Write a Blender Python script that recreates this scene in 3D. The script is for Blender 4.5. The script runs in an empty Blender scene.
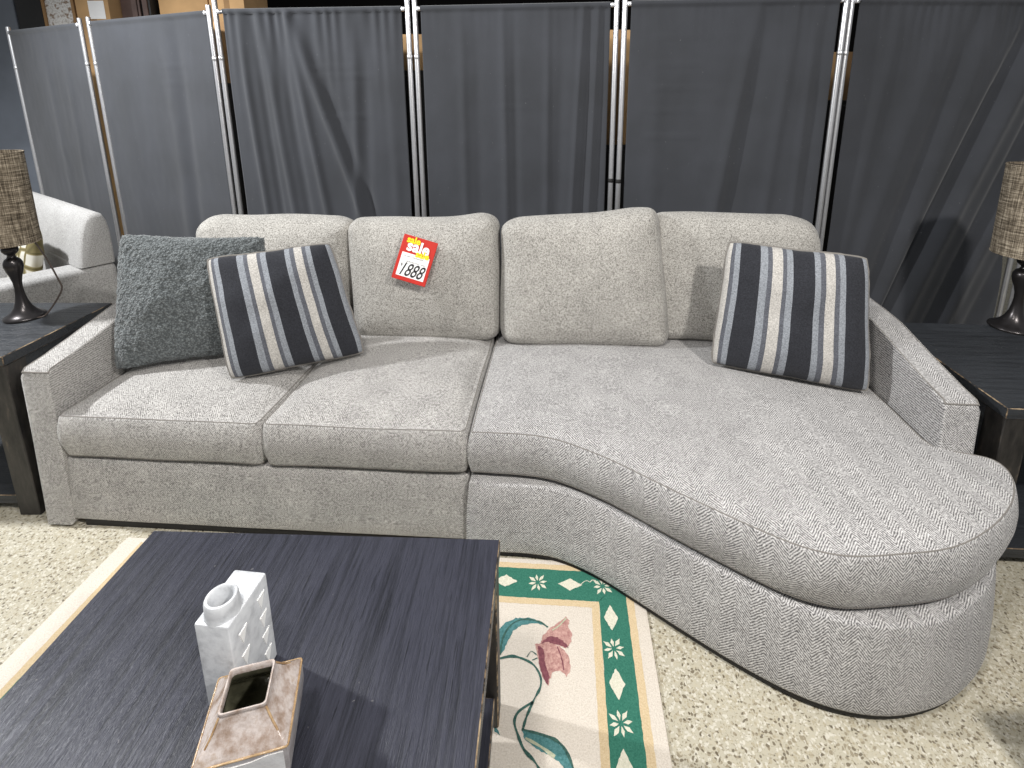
import bpy, bmesh, math, random
from mathutils import Vector, Matrix, noise
random.seed(7)
C = bpy.context.scene.collection
PI = math.pi
rad = math.radians
V = Vector

# ------------------------------------------------------------------ materials
def srgb(r, g, b):
    f = lambda c: (c/255/12.92) if c/255 <= .04045 else ((c/255+.055)/1.055)**2.4
    return (f(r), f(g), f(b), 1)

class NT:
    def __init__(s, name):
        s.m = bpy.data.materials.new(name); s.m.use_nodes = True
        s.t = s.m.node_tree; s.b = s.t.nodes['Principled BSDF']
        s.co = None
    def n(s, typ, **kw):
        x = s.t.nodes.new(typ)
        for k, v in kw.items():
            if k.startswith('i_'):
                key = k[2:]
                key = int(key) if key.isdigit() else key.replace('_', ' ')
                s.set(x, key, v)
            else: setattr(x, k, v)
        return x
    def set(s, node, key, v):
        inp = node.inputs[key]
        if isinstance(v, bpy.types.NodeSocket): s.t.links.new(v, inp)
        else: inp.default_value = v
    def coord(s):
        if not s.co: s.co = s.n('ShaderNodeTexCoord').outputs['Object']
        return s.co
    def mapped(s, scale=(1, 1, 1), rot=(0, 0, 0)):
        return s.n('ShaderNodeMapping', i_Vector=s.coord(), i_Scale=scale, i_Rotation=rot).outputs[0]
    def noise(s, scale, detail=2, rough=.5, vec=None, out=0):
        return s.n('ShaderNodeTexNoise', i_Vector=vec or s.coord(), i_Scale=scale, i_Detail=detail, i_Roughness=rough).outputs[out]
    def math(s, op, a, b=None, c=None):
        x = s.n('ShaderNodeMath', operation=op)
        s.set(x, 0, a)
        if b is not None: s.set(x, 1, b)
        if c is not None: s.set(x, 2, c)
        return x.outputs[0]
    def ramp(s, fac, stops, interp='LINEAR'):
        r = s.n('ShaderNodeValToRGB', i_Fac=fac); cr = r.color_ramp; cr.interpolation = interp
        while len(cr.elements) < len(stops): cr.elements.new(.5)
        for e, (p, c) in zip(cr.elements, stops): e.position = p; e.color = c
        return r.outputs[0]
    def mix(s, fac, a, b, blend='MIX'):
        x = s.n('ShaderNodeMix', data_type='RGBA', blend_type=blend)
        s.set(x, 0, fac); s.set(x, 6, a); s.set(x, 7, b)
        return x.outputs[2]
    def bump(s, h, strength=.3, dist=.002):
        b = s.n('ShaderNodeBump', i_Height=h, i_Strength=strength, i_Distance=dist)
        s.t.links.new(b.outputs[0], s.b.inputs['Normal'])
    def out(s, col=None, rough=None, metal=None, sheen=None, spec=None):
        if col is not None: s.set(s.b, 'Base Color', col)
        if rough is not None: s.set(s.b, 'Roughness', rough)
        if metal is not None: s.set(s.b, 'Metallic', metal)
        if sheen is not None: s.set(s.b, 'Sheen Weight', sheen)
        if spec is not None: s.set(s.b, 'Specular IOR Level', spec)
        return s.m

def plain(name, col, rough=.6, metal=0, var=.12, scale=30, spec=.5):
    t = NT(name); k = t.noise(scale, 3)
    d = [c*(1-var) for c in col[:3]]+[1]; l = [min(1, c*(1+var)) for c in col[:3]]+[1]
    return t.out(t.ramp(k, [(.3, d), (.7, l)]), rough, metal, spec=spec)

def fabric(name, light, dark, herring=.5, mixv=.55):
    t = NT(name)
    sep = t.n('ShaderNodeSeparateXYZ', i_Vector=t.coord())
    x, y, z = sep.outputs
    wob = t.math('MULTIPLY', t.math('SUBTRACT', t.noise(60, 2), .5), .008)
    w = .032
    ph = t.math('PINGPONG', x, w)                                     # zigzag across the bolt
    nz = t.n('ShaderNodeSeparateXYZ', i_Vector=t.n('ShaderNodeTexCoord').outputs['Normal']).outputs[2]
    flat = t.math('GREATER_THAN', t.math('ABSOLUTE', nz), .6)              # bolt runs front to back on tops, upright on fronts
    run = t.math('ADD', t.math('MULTIPLY', flat, y), t.math('MULTIPLY', t.math('SUBTRACT', 1.0, flat), z))
    along = t.math('ADD', run, t.math('ADD', t.math('MULTIPLY', ph, 1.15), wob))
    st = t.math('ADD', t.math('MULTIPLY', t.math('SINE', t.math('MULTIPLY', along, 2*PI/.0082)), .5), .5)
    n1 = t.noise(190, 3, .75)
    n2 = t.noise(9, 2)
    h = t.mix(herring, n1, st)
    h = t.math('ADD', t.math('MULTIPLY', n1, .8), t.math('MULTIPLY', t.math('SUBTRACT', st, .5), herring))
    c = t.ramp(h, [(.27, dark), (.42, tuple(a*.5+b*.5 for a, b in zip(dark, light))), (.62, light)])
    c = t.mix(.25, c, t.ramp(n2, [(.3, dark), (.7, light)]), 'SOFT_LIGHT')
    t.bump(h, .35, .002)
    return t.out(c, .95, sheen=.15, spec=.15)

M = {}
M['tweed'] = fabric('tweed', srgb(220, 217, 213), srgb(96, 94, 92), .14)
M['tweed_warm'] = fabric('tweed_back', srgb(216, 213, 207), srgb(104, 101, 96), .05)
M['herring'] = fabric('herringbone', srgb(220, 218, 216), srgb(92, 90, 90), .25)
M['seam'] = plain('seam_thread', srgb(128, 124, 119), .95, var=.04, scale=30, spec=.1)
M['lightfab'] = fabric('pale_fabric', srgb(196, 195, 193), srgb(128, 126, 124), .03)
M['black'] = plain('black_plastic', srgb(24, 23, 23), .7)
M['void'] = plain('dark_wall_paint', srgb(14, 13, 13), .95, spec=.05)
M['board'] = plain('slate_board', srgb(108, 114, 124), .8, scale=4)
M['steel'] = plain('brushed_steel', srgb(206, 206, 208), .34, .85, .05, 60)

def m_curtain():
    t = NT('charcoal_drape')
    n = t.noise(420, 2, .6); w = t.noise(3, 3)
    c = t.mix(t.math('MULTIPLY', n, .35), srgb(52, 54, 58), srgb(78, 80, 85))
    c = t.mix(.25, c, t.ramp(w, [(.35, srgb(56, 57, 60)), (.65, srgb(78, 80, 87))]))
    lint = t.n('ShaderNodeTexVoronoi', i_Vector=t.coord(), i_Scale=22.0)
    sp = t.math('LESS_THAN', lint.outputs['Distance'], .035)
    c = t.mix(t.math('MULTIPLY', sp, .35), c, srgb(170, 170, 172))
    t.bump(n, .15, .001)
    return t.out(c, .85, sheen=.2, spec=.2)
M['curtain'] = m_curtain()

def m_floor():
    t = NT('speckled_terrazzo_floor')
    vec = t.n('ShaderNodeVectorMath', operation='ADD', i_0=t.coord()).outputs[0]
    wn = t.n('ShaderNodeTexNoise', i_Vector=t.coord(), i_Scale=40.0, i_Detail=2.0)
    wv = t.n('ShaderNodeVectorMath', operation='SCALE', i_0=wn.outputs['Color']); wv.inputs['Scale'].default_value = .02
    vec = t.n('ShaderNodeVectorMath', operation='ADD', i_0=t.coord(), i_1=wv.outputs[0]).outputs[0]
    v1 = t.n('ShaderNodeTexVoronoi', i_Vector=vec, i_Scale=125.0)
    r = t.n('ShaderNodeSeparateColor', i_Color=v1.outputs['Color']).outputs[0]
    base = t.ramp(t.noise(2.2, 4), [(.3, srgb(174, 167, 148)), (.7, srgb(188, 182, 164))])
    chips = t.ramp(r, [(0, srgb(208, 203, 189)), (.25, srgb(184, 176, 155)), (.45, srgb(202, 197, 183)), (.62, srgb(168, 158, 135)), (.78, srgb(138, 127, 106)), (.9, srgb(96, 84, 66))], 'CONSTANT')
    inside = t.math('LESS_THAN', v1.outputs['Distance'], .5)
    c = t.mix(t.math('MULTIPLY', inside, .8), base, chips)
    v2 = t.n('ShaderNodeTexVoronoi', i_Vector=vec, i_Scale=70.0)
    r2 = t.n('ShaderNodeSeparateColor', i_Color=v2.outputs['Color']).outputs[1]
    spots = t.math('MULTIPLY', t.math('LESS_THAN', v2.outputs['Distance'], .24), t.math('GREATER_THAN', r2, .62))
    c = t.mix(t.math('MULTIPLY', spots, .75), c, srgb(74, 64, 50))
    v3 = t.noise(190, 2, .6)
    c = t.mix(t.math('MULTIPLY', t.math('GREATER_THAN', v3, .60), .5), c, srgb(112, 100, 78))
    return t.out(c, .42, spec=.35)
M['floor'] = m_floor()

def m_wood(name, base, hi, axis=1, rough=(.34, .62), spec=.5):
    t = NT(name)
    sc = [34, 34, 34]; sc[axis] = 1.6
    vec = t.mapped(tuple(sc))
    g = t.noise(1.6, 6, .72, vec); g2 = t.noise(5.5, 4, .75, vec)
    lum = t.math('ADD', t.math('MULTIPLY', g, .6), t.math('MULTIPLY', g2, .4))
    c = t.ramp(lum, [(.38, base), (.56, hi), (.62, base)])
    fl = t.math('GREATER_THAN', t.noise(70, 2, .5), .76)
    c = t.mix(t.math('MULTIPLY', fl, .5), c, srgb(120, 118, 118))
    rr = t.n('ShaderNodeMapRange', i_Value=t.noise(6, 3)); rr.inputs['To Min'].default_value = rough[0]; rr.inputs['To Max'].default_value = rough[1]
    t.bump(lum, .8, .006)
    return t.out(c, rr.outputs[0], spec=spec)
M['wood'] = m_wood('black_stained_wood', srgb(26, 27, 34), srgb(54, 55, 66), 1, (.26, .5))
M['wood_side'] = m_wood('black_stained_wood_dense', srgb(32, 34, 37), srgb(54, 57, 61), 0, (.28, .48))
def m_worn():
    t = NT('worn_wood_edge')
    k = t.noise(26, 4, .75)
    return t.out(t.ramp(k, [(.42, srgb(26, 24, 24)), (.52, srgb(126, 106, 82)), (.68, srgb(182, 160, 128))]), .6)
M['worn'] = m_worn()
def m_leg():
    t = NT('scuffed_leg_wood')
    k = t.noise(9, 4, .7, t.mapped((3, 3, .8)))
    return t.out(t.ramp(k, [(.35, srgb(22, 21, 21)), (.6, srgb(52, 49, 46)), (.75, srgb(96, 86, 74))]), .5)
M['leg'] = m_leg()
M['pewter'] = plain('dark_bronze_metal', srgb(66, 63, 63), .28, .8, .15, 12)
def m_shade():
    t = NT('burlap_lampshade')
    a = t.noise(1.0, 3, .7, t.mapped((14, 14, 300))); b = t.noise(1.0, 3, .7, t.mapped((240, 240, 10)))
    h = t.math('ADD', t.math('MULTIPLY', a, .5), t.math('MULTIPLY', b, .5))
    t.bump(h, .5, .002)
    return t.out(t.ramp(h, [(.38, srgb(52, 46, 38)), (.5, srgb(118, 107, 92)), (.62, srgb(184, 172, 152))]), .9, spec=.15)
M['shade'] = m_shade()
M['cord'] = plain('brown_cord', srgb(70, 60, 54), .5)
def m_sherpa():
    t = NT('grey_sherpa')
    v = t.n('ShaderNodeTexVoronoi', i_Vector=t.coord(), i_Scale=140.0); n = t.noise(95, 3, .6)
    h = t.math('ADD', t.math('MULTIPLY', v.outputs['Distance'], -.7), n)
    c = t.ramp(h, [(0.0, srgb(74, 78, 79)), (.3, srgb(108, 113, 114)), (.65, srgb(142, 147, 147))])
    t.bump(h, .9, .008)
    return t.out(c, .95, sheen=.3, spec=.1)
M['sherpa'] = m_sherpa()
def m_stripes(name):
    t = NT(name)
    uv = t.n('ShaderNodeUVMap').outputs[0]
    u = t.n('ShaderNodeSeparateXYZ', i_Vector=uv).outputs[0]
    be, lb, sl, nv = srgb(190, 186, 180), srgb(144, 148, 154), srgb(96, 98, 105), srgb(50, 51, 56)
    st = [(0, be), (.035, sl), (.06, lb), (.10, nv), (.245, lb), (.295, sl), (.325, be), (.395, sl), (.425, lb), (.465, nv),
          (.61, lb), (.65, sl), (.685, be), (.75, sl), (.78, lb), (.82, nv), (.955, lb)]
    st2 = []
    c = t.ramp(u, st, 'CONSTANT')
    n = t.noise(210, 3, .75); k = t.noise(1.0, 2, .6, t.mapped((30, 30, 400)))
    c = t.mix(.8, c, t.ramp(n, [(.3, (.4, .4, .4, 1)), (.7, (1.3, 1.3, 1.3, 1))]), 'MULTIPLY')
    t.bump(t.math('ADD', n, k), .35, .002)
    return t.out(c, .92, sheen=.1, spec=.15)
M['stripes'] = m_stripes('striped_weave')
def m_leafy():
    t = NT('leaf_lattice_print')
    v = t.n('ShaderNodeTexVoronoi', feature='DISTANCE_TO_EDGE', i_Vector=t.n('ShaderNodeMapping', i_Vector=t.n('ShaderNodeUVMap').outputs[0], i_Scale=(1, .7, 1)).outputs[0], i_Scale=8.0)
    c = t.ramp(v.outputs[0], [(0, srgb(84, 76, 46)), (.1, srgb(130, 118, 78)), (.16, srgb(200, 196, 184))])
    return t.out(c, .9)
M['leafy'] = m_leafy()
def m_glaze(name, cols, scale, rough, bump):
    t = NT(name); k = t.noise(scale, 5, .65)
    t.bump(t.noise(scale*3, 4, .6), bump, .004)
    return t.out(t.ramp(k, cols), rough)
M['whiteclay'] = m_glaze('chalk_white_ceramic', [(.3, srgb(166, 168, 171)), (.48, srgb(196, 198, 201)), (.72, srgb(214, 216, 218))], 32, .55, .12)
M['glaze'] = m_glaze('brown_drip_glaze', [(.28, srgb(124, 100, 78)), (.42, srgb(162, 146, 136)), (.56, srgb(192, 182, 177)), (.72, srgb(150, 126, 102))], 34, .22, .35)
M['glaze_edge'] = m_glaze('amber_glaze_rim', [(.3, srgb(124, 92, 58)), (.6, srgb(182, 154, 118))], 40, .25, .3)
M['glaze_in'] = m_glaze('olive_glaze_inside', [(.3, srgb(60, 60, 48)), (.7, srgb(120, 118, 98))], 30, .12, .1)
M['glaze_grey'] = m_glaze('pale_mauve_glaze', [(.3, srgb(150, 140, 138)), (.5, srgb(176, 172, 172)), (.75, srgb(196, 194, 195))], 18, .25, .3)
M['drip'] = m_glaze('white_drip_glaze', [(.3, srgb(206, 204, 202)), (.7, srgb(232, 231, 230))], 30, .2, .2)
def m_rug(name, a, b, scale=260):
    t = NT(name); n = t.noise(scale, 3, .7); n2 = t.noise(40, 3)
    c = t.mix(t.math('MULTIPLY', n2, .4), t.ramp(n, [(.3, a), (.65, b)]), b)
    t.bump(n, .6, .004)
    return t.out(c, .95, spec=.1)
M['r_cream'] = m_rug('rug_cream', srgb(198, 187, 172), srgb(228, 219, 207))
M['r_tan'] = m_rug('rug_tan', srgb(188, 164, 126), srgb(214, 194, 160))
M['r_green'] = m_rug('rug_green', srgb(38, 92, 78), srgb(64, 122, 104))
M['r_motif'] = m_rug('rug_motif', srgb(186, 186, 164), srgb(222, 217, 200))
M['r_leaf'] = m_rug('rug_leaf', srgb(44, 92, 88), srgb(92, 138, 140), 120)
M['r_leafdark'] = m_rug('rug_stem', srgb(36, 62, 62), srgb(74, 108, 98), 150)
M['r_leaflight'] = m_rug('rug_leaf_light', srgb(150, 160, 138), srgb(186, 186, 160), 150)
M['r_pink'] = m_rug('rug_petal', srgb(134, 84, 84), srgb(196, 158, 148), 110)
M['r_wine'] = m_rug('rug_petal_dark', srgb(86, 46, 58), srgb(134, 84, 90), 110)
M['carton'] = plain('cardboard', srgb(190, 152, 106), .85, var=.1, scale=8)
M['carton_d'] = plain('brown_cardboard', srgb(150, 116, 78), .85, var=.12, scale=8)
M['foil'] = m_glaze('crinkled_foil', [(.35, srgb(176, 168, 158)), (.5, srgb(230, 228, 224)), (.62, srgb(138, 116, 96))], 22, .25, .9)
M['plank'] = plain('brown_frame_wood', srgb(84, 66, 60), .7, var=.2, scale=12)
M['paper'] = plain('white_paper', srgb(246, 245, 243), .7, var=.02)
M['red'] = plain('red_card', srgb(192, 38, 24), .55, var=.06)
M['yellow'] = plain('yellow_ink', srgb(252, 222, 30), .6, var=.02)
M['white_ink'] = plain('white_ink', srgb(250, 250, 248), .6, var=.01)
M['ink'] = plain('black_ink', srgb(26, 25, 28), .6, var=.1)

# ------------------------------------------------------------------ helpers
def obj(name, bm, mats, parent=None, smooth=40, loc=None, rotz=0):
    me = bpy.data.meshes.new(name)
    bmesh.ops.recalc_face_normals(bm, faces=bm.faces)
    bm.to_mesh(me); bm.free()
    if not isinstance(mats, (list, tuple)): mats = [mats]
    for m in mats: me.materials.append(m)
    if smooth:
        me.polygons.foreach_set('use_smooth', [True]*len(me.polygons))
        me.set_sharp_from_angle(angle=rad(smooth))
    o = bpy.data.objects.new(name, me); C.objects.link(o)
    if parent: o.parent = parent
    if loc: o.location = loc
    if rotz: o.rotation_euler = (0, 0, rotz)
    return o

def tag(o, label, cat, group=None):
    o['label'] = label; o['category'] = cat
    if group: o['group'] = group
    return o
def thing(name, label, cat, loc=(0, 0, 0), rotz=0, group=None):
    o = bpy.data.objects.new(name, None); C.objects.link(o)
    o.empty_display_size = .05
    o.location = loc; o.rotation_euler = (0, 0, rotz)
    return tag(o, label, cat, group)
def struct(o): o['kind'] = 'structure'; return o

def box(bm, x0, x1, y0, y1, z0, z1, bev=0, seg=2, mi=0, bmi=None, mat=None):
    vs = [bm.verts.new((x, y, z)) for x in (x0, x1) for y in (y0, y1) for z in (z0, z1)]
    idx = [(0, 1, 3, 2), (4, 6, 7, 5), (0, 4, 5, 1), (2, 3, 7, 6), (0, 2, 6, 4), (1, 5, 7, 3)]
    fs = [bm.faces.new([vs[i] for i in f]) for f in idx]
    for f in fs: f.material_index = mi
    if mat is not None: bmesh.ops.transform(bm, matrix=mat, verts=vs)
    if bev:
        es = list({e for f in fs for e in f.edges})
        r = bmesh.ops.bevel(bm, geom=es, offset=bev, segments=seg, profile=.5, affect='EDGES', material=-1 if bmi is None else bmi)
    return fs

def tube(bm, pts, r, n=8, closed=False, cap=True, mi=0):
    pts = [V(p) for p in pts]; N = len(pts); rings = []
    rr = r if isinstance(r, (list, tuple)) else [r]*N
    up = None
    for i, p in enumerate(pts):
        a = pts[(i-1) % N] if (closed or i > 0) else p
        b = pts[(i+1) % N] if (closed or i < N-1) else p
        t = (b-a).normalized()
        if up is None:
            up = V((0, 0, 1)) if abs(t.z) < .9 else V((1, 0, 0))
        s = t.cross(up)
        if s.length < 1e-4: s = t.cross(V((0, 1, 0)))
        s.normalize(); u = s.cross(t).normalized(); up = u
        rings.append([bm.verts.new(p + (s*math.cos(2*PI*k/n)+u*math.sin(2*PI*k/n))*rr[i]) for k in range(n)])
    for i in range(N if closed else N-1):
        A, B = rings[i], rings[(i+1) % N]
        for k in range(n):
            f = bm.faces.new((A[k], A[(k+1) % n], B[(k+1) % n], B[k])); f.material_index = mi
    if cap and not closed:
        for R in (rings[0], rings[-1]):
            f = bm.faces.new(R); f.material_index = mi

def lathe(bm, prof, n=40, c=(0, 0, 0), mi=0):
    rings = []
    for r, z in prof:
        if r < 1e-5: rings.append([bm.verts.new((c[0], c[1], c[2]+z))])
        else: rings.append([bm.verts.new((c[0]+r*math.cos(2*PI*k/n), c[1]+r*math.sin(2*PI*k/n), c[2]+z)) for k in range(n)])
    for A, B in zip(rings, rings[1:]):
        for k in range(n):
            if len(A) == 1 and len(B) == 1: continue
            if len(A) == 1: f = bm.faces.new((A[0], B[k], B[(k+1) % n]))
            elif len(B) == 1: f = bm.faces.new((A[k], A[(k+1) % n], B[0]))
            else: f = bm.faces.new((A[k], A[(k+1) % n], B[(k+1) % n], B[k]))
            f.material_index = mi

def resample(pts, step):
    out = []
    N = len(pts)
    for i in range(N):
        a, b = V(pts[i]), V(pts[(i+1) % N]); L = (b-a).length; k = max(1, round(L/step))
        for j in range(k): out.append(a.lerp(b, j/k))
    return out
def catmull(pts, k=6):
    out = []; N = len(pts); P = [V(p) for p in pts]
    for i in range(N-1):
        p0 = P[max(i-1, 0)]; p1 = P[i]; p2 = P[i+1]; p3 = P[min(i+2, N-1)]
        for j in range(k):
            t = j/k
            out.append(.5*((2*p1)+(p2-p0)*t+(2*p0-5*p1+4*p2-p3)*t*t+(3*p1-p0-3*p2+p3)*t**3))
    out.append(P[-1]); return out
def round_poly(pts, r, k=5):
    out = []; N = len(pts)
    rr = r if isinstance(r, (list, tuple)) else [r]*N
    for i in range(N):
        p = V(pts[i]); a = V(pts[i-1]); b = V(pts[(i+1) % N])
        if rr[i] <= 0: out.append(p); continue
        da, db = (a-p).normalized(), (b-p).normalized()
        q = min(rr[i], (a-p).length*.48, (b-p).length*.48)
        s, e = p+da*q, p+db*q
        for j in range(k+1):
            t = j/k; out.append((1-t)**2*s+2*t*(1-t)*p+t*t*e)
    return out
def normals2(pts):
    N = len(pts); area = sum(pts[i].x*pts[(i+1) % N].y-pts[(i+1) % N].x*pts[i].y for i in range(N))
    sg = 1 if area > 0 else -1; res = []
    for i in range(N):
        t = (pts[(i+1) % N]-pts[i-1]).normalized(); res.append(V((t.y, -t.x))*sg)
    return res

def wob(p, amp, freq, seed):
    if not amp: return p
    d = noise.noise_vector(p*freq+V((seed, seed*1.7, -seed)))
    return p+d*amp

import numpy as np
def dome(pts, ex=.62, G=90, it=900):
    """soap-film height over an outline, 0 at the rim and 1 at the highest place"""
    xs = [p.x for p in pts]; ys = [p.y for p in pts]
    x0, x1, y0, y1 = min(xs), max(xs), min(ys), max(ys)
    h = max(x1-x0, y1-y0)/G; nx, ny = int((x1-x0)/h)+3, int((y1-y0)/h)+3
    X, Y = np.meshgrid(x0-h+h*np.arange(nx), y0-h+h*np.arange(ny), indexing='ij')
    ins = np.zeros(X.shape, bool); N = len(pts)
    for i in range(N):
        a, b = pts[i], pts[(i+1) % N]
        if a.y == b.y: continue
        cond = ((a.y > Y) != (b.y > Y)) & (X < (b.x-a.x)*(Y-a.y)/(b.y-a.y)+a.x)
        ins ^= cond
    W = np.zeros(X.shape)
    for _ in range(it):
        W[1:-1, 1:-1] = .25*(W[2:, 1:-1]+W[:-2, 1:-1]+W[1:-1, 2:]+W[1:-1, :-2]+1)
        W[~ins] = 0
    W = (W/W.max())**ex
    def f(q):
        u, v = (q.x-x0)/h+1, (q.y-y0)/h+1; i, j = min(max(int(u), 0), nx-2), min(max(int(v), 0), ny-2); u -= i; v -= j
        return float((W[i, j]*(1-u)+W[i+1, j]*u)*(1-v)+(W[i, j+1]*(1-u)+W[i+1, j+1]*u)*v)
    return f
def cushion(outline, z0, z1, crown=.03, cbot=0, bulge=.012, er=.02, center=None, fn=None, amp=.004, freq=4, seed=1, power=2.4, step=.03, flare=0, side=False, ex=.62, puff=0):
    """A box cushion grown from a plan outline; returns bmesh and the two seam loops."""
    pts = resample([V(p) for p in outline], step); nr = normals2(pts)
    for _ in range(2): nr = [(nr[i-1]+nr[i]*2+nr[(i+1) % len(nr)]).normalized() for i in range(len(nr))]
    fw = [max(0, -n.y, n.x*.8 if side else 0) for n in nr]
    c = V(center) if center else sum(pts, V((0, 0)))/len(pts)
    fn = fn or (lambda p: p)
    F = lambda x, y, z: fn(wob(V((x, y, z)), amp, freq, seed))
    rings = []
    inner = lambda d, fl=0: [p-n*(d-fl*k) for p, n, k in zip(pts, nr, fw)]
    base = inner(er)
    D = dome(base, ex) if crown or cbot else (lambda q: 0)
    S = [.08, .25, .42, .58, .72, .84, .93, .98]
    for s in S: rings.append([(p, z0-cbot*D(p)) for p in (c+(q-c+0*q)*s for q in (inner(er, flare) if flare else base))])
    rings.append([(q, z0) for q in inner(er, flare)])
    for a in (30, 60): rings.append([(q, z0+er*(1-math.cos(rad(a)))) for q in inner(er*(1-math.sin(rad(a))), flare)])
    lo, hi = z0+er, z1-er*.55
    for t in (0, .2, .4, .6, .8, 1): rings.append([(q, lo+(hi-lo)*t) for q in inner(-bulge*math.sin(PI*t), flare*(1-t))])
    seam_top = None
    for a in (35, 65)[:1 if puff else 2]:
        rings.append([(q, hi+er*.55*math.sin(rad(a))) for q in inner(er*(1-math.cos(rad(a))))])
    zt = z1+puff*er
    rings.append([(q, zt) for q in base])
    for s in reversed(S): rings.append([(p, zt+crown*D(p)*min(1, (1-s)*14+.0)) for p in (c+(q-c)*s for q in base)])
    bm = bmesh.new(); N = len(pts)
    R = [[bm.verts.new(F(q.x, q.y, z)) for q, z in ring] for ring in rings]
    for A, B in zip(R, R[1:]):
        for k in range(N): bm.faces.new((A[k], A[(k+1) % N], B[(k+1) % N], B[k]))
    for ring in (R[0], R[-1]):
        z = (z0-cbot*D(c)) if ring is R[0] else (zt+crown*D(c))
        v = bm.verts.new(F(c.x, c.y, z))
        for k in range(N): bm.faces.new((ring[k], ring[(k+1) % N], v))
    top = [F(q.x, q.y, hi+er*.55*math.sin(rad(50))) for q in inner(er*(1-math.cos(rad(50))))]
    bot = [F(q.x, q.y, z0+er*(1-math.cos(rad(45)))) for q in inner(er*(1-math.sin(rad(45))))]
    return bm, top, bot

# ------------------------------------------------------------------ setting
bm = bmesh.new(); box(bm, -12, 10, -5, 7, -.1, 0)
struct(obj('floor', bm, M['floor'], smooth=0))
bm = bmesh.new(); box(bm, -12, 10, 6.2, 6.3, 0, 3.6)
struct(obj('wall_back', bm, M['void'], smooth=0))

# ------------------------------------------------------------------ sofa
PSI = rad(-3.6)
SO = V((-.2015, 1.5056, 0))
SM = Matrix.Translation(SO) @ Matrix.Rotation(PSI, 4, 'Z')
sofa = thing('sectional_sofa', 'long light grey tweed sectional sofa with a curved bumper chaise on its right', 'sofa', SO, PSI)
def seam_tube(name, loop, parent, r=.0019, closed=True):
    b = bmesh.new(); tube(b, loop, r, 6, closed); return obj(name, b, M['seam'], parent)

# bases
bm, tp, bt = cushion(round_poly([(-1.44, -.003), (-.004, -.003), (-.004, .80), (-1.44, .80)], .015, 3), .026, .264, 0, 0, .002, .012, amp=.002, step=.05, flare=.024)
obj('loveseat_base', bm, M['tweed'], sofa)
ch_front = [(.002, -.028), (.10, -.036), (.20, -.038), (.30, -.052), (.42, -.105), (.54, -.185), (.67, -.275), (.79, -.352), (.91, -.415), (1.02, -.443), (1.14, -.442), (1.27, -.406), (1.40, -.330), (1.495, -.240), (1.555, -.145), (1.575, -.06), (1.565, -.012)]
base_out = [V(p) for p in ch_front]
base_out = catmull([(a, b) for a, b in ch_front], 4)+[V((1.46, .0)), V((1.44, .80)), V((.002, .80))]
bm, tp, bt = cushion(base_out, .021, .264, 0, 0, .004, .014, center=(.85, .12), amp=.002, flare=.030, side=True)
obj('chaise_base', bm, M['herring'], sofa)
# black slabs standing in for the shade under the sofa's bottom edge
b = bmesh.new(); box(b, -1.40, -.012, -.019, .80, 0, .032, .003); obj('gap_shade', b, M['black'], sofa)
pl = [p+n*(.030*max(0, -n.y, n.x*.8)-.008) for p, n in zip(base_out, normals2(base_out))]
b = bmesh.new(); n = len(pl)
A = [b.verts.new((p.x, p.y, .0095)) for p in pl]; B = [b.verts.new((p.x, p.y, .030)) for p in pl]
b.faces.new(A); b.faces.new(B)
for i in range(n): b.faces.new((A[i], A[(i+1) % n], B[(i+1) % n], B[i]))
obj('gap_shade', b, M['black'], sofa)
# back frame
bm = bmesh.new(); box(bm, -1.525, 1.575, .83, .93, .03, .70, .02, 3)
obj('back_frame', bm, M['tweed'], sofa)
# arms : a sloping top rising to the back
def arm(x0, x1, flare):
    prof = [(-.034, .012), (0, .57), (.004, .588), (.016, .6), (.1, .612), (.2, .632), (.3, .655), (.4, .678), (.5, .688), (.65, .695), (.828, .70), (.828, .012)]
    b = bmesh.new()
    A = [b.verts.new((x0, y, z)) for y, z in prof]; B = [b.verts.new((x1, y, z)) for y, z in prof]
    b.faces.new(A); b.faces.new(B[::-1]); n = len(prof)
    for i in range(n): b.faces.new((A[i], A[(i+1) % n], B[(i+1) % n], B[i]))
    es = [e for f in b.faces if len(f.verts) == n for e in f.edges]
    bmesh.ops.bevel(b, geom=es, offset=.009, segments=3, profile=.5, affect='EDGES')
    bmesh.ops.triangulate(b, faces=[f for f in b.faces if len(f.verts) > 4])
    for v in b.verts:
        if v.co.z < .5: v.co.x += flare*(.5-v.co.z)
    return b, prof
for x0, x1, mm, fl in ((-1.538, -1.437, 'tweed', .012), (1.47, 1.575, 'herring', 0)):
    b, prof = arm(x0, x1, fl)
    a = obj('armrest', b, M[mm], sofa)
    for xe in (x0+.004, x1-.004):
        seam_tube('seam', [(xe, y, z-.001) for y, z in prof[2:10]], a, .0024, False)
    seam_tube('seam', [(x0+.006, .004, .590), ((x0+x1)/2, .003, .590), (x1-.006, .004, .590)], a, .0022, False)
# seat cushions
for i, (x0, x1) in enumerate(((-1.432, -.708), (-.702, -.006))):
    bm, tp, bt = cushion(round_poly([(x0, -.016), (x1, -.016), (x1, .72), (x0, .72)], .03, 4), .278, .437, .042, .013, .012, .016, seed=3+i, amp=.005)
    s = obj('seat_cushion', bm, M['tweed'], sofa)
    seam_tube('piping', tp, s); seam_tube('piping', bt, s)
cf = [(.004, -.012), (.08, -.014), (.17, -.014), (.25, -.022), (.33, -.05), (.45, -.118), (.57, -.20), (.68, -.277), (.79, -.348), (.89, -.401), (.99, -.424), (1.11, -.413), (1.26, -.382), (1.405, -.312), (1.515, -.228), (1.588, -.145), (1.618, -.078), (1.606, -.032), (1.55, -.010), (1.475, .006)]
co = round_poly([(.004, .78), (.004, -.012)], [.0, .0])
cush_out = [V((.004, .74))]+catmull([(.004, -.012-.0), ]+cf[1:], 4)+[V((1.462, .05)), V((1.462, .74))]
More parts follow.
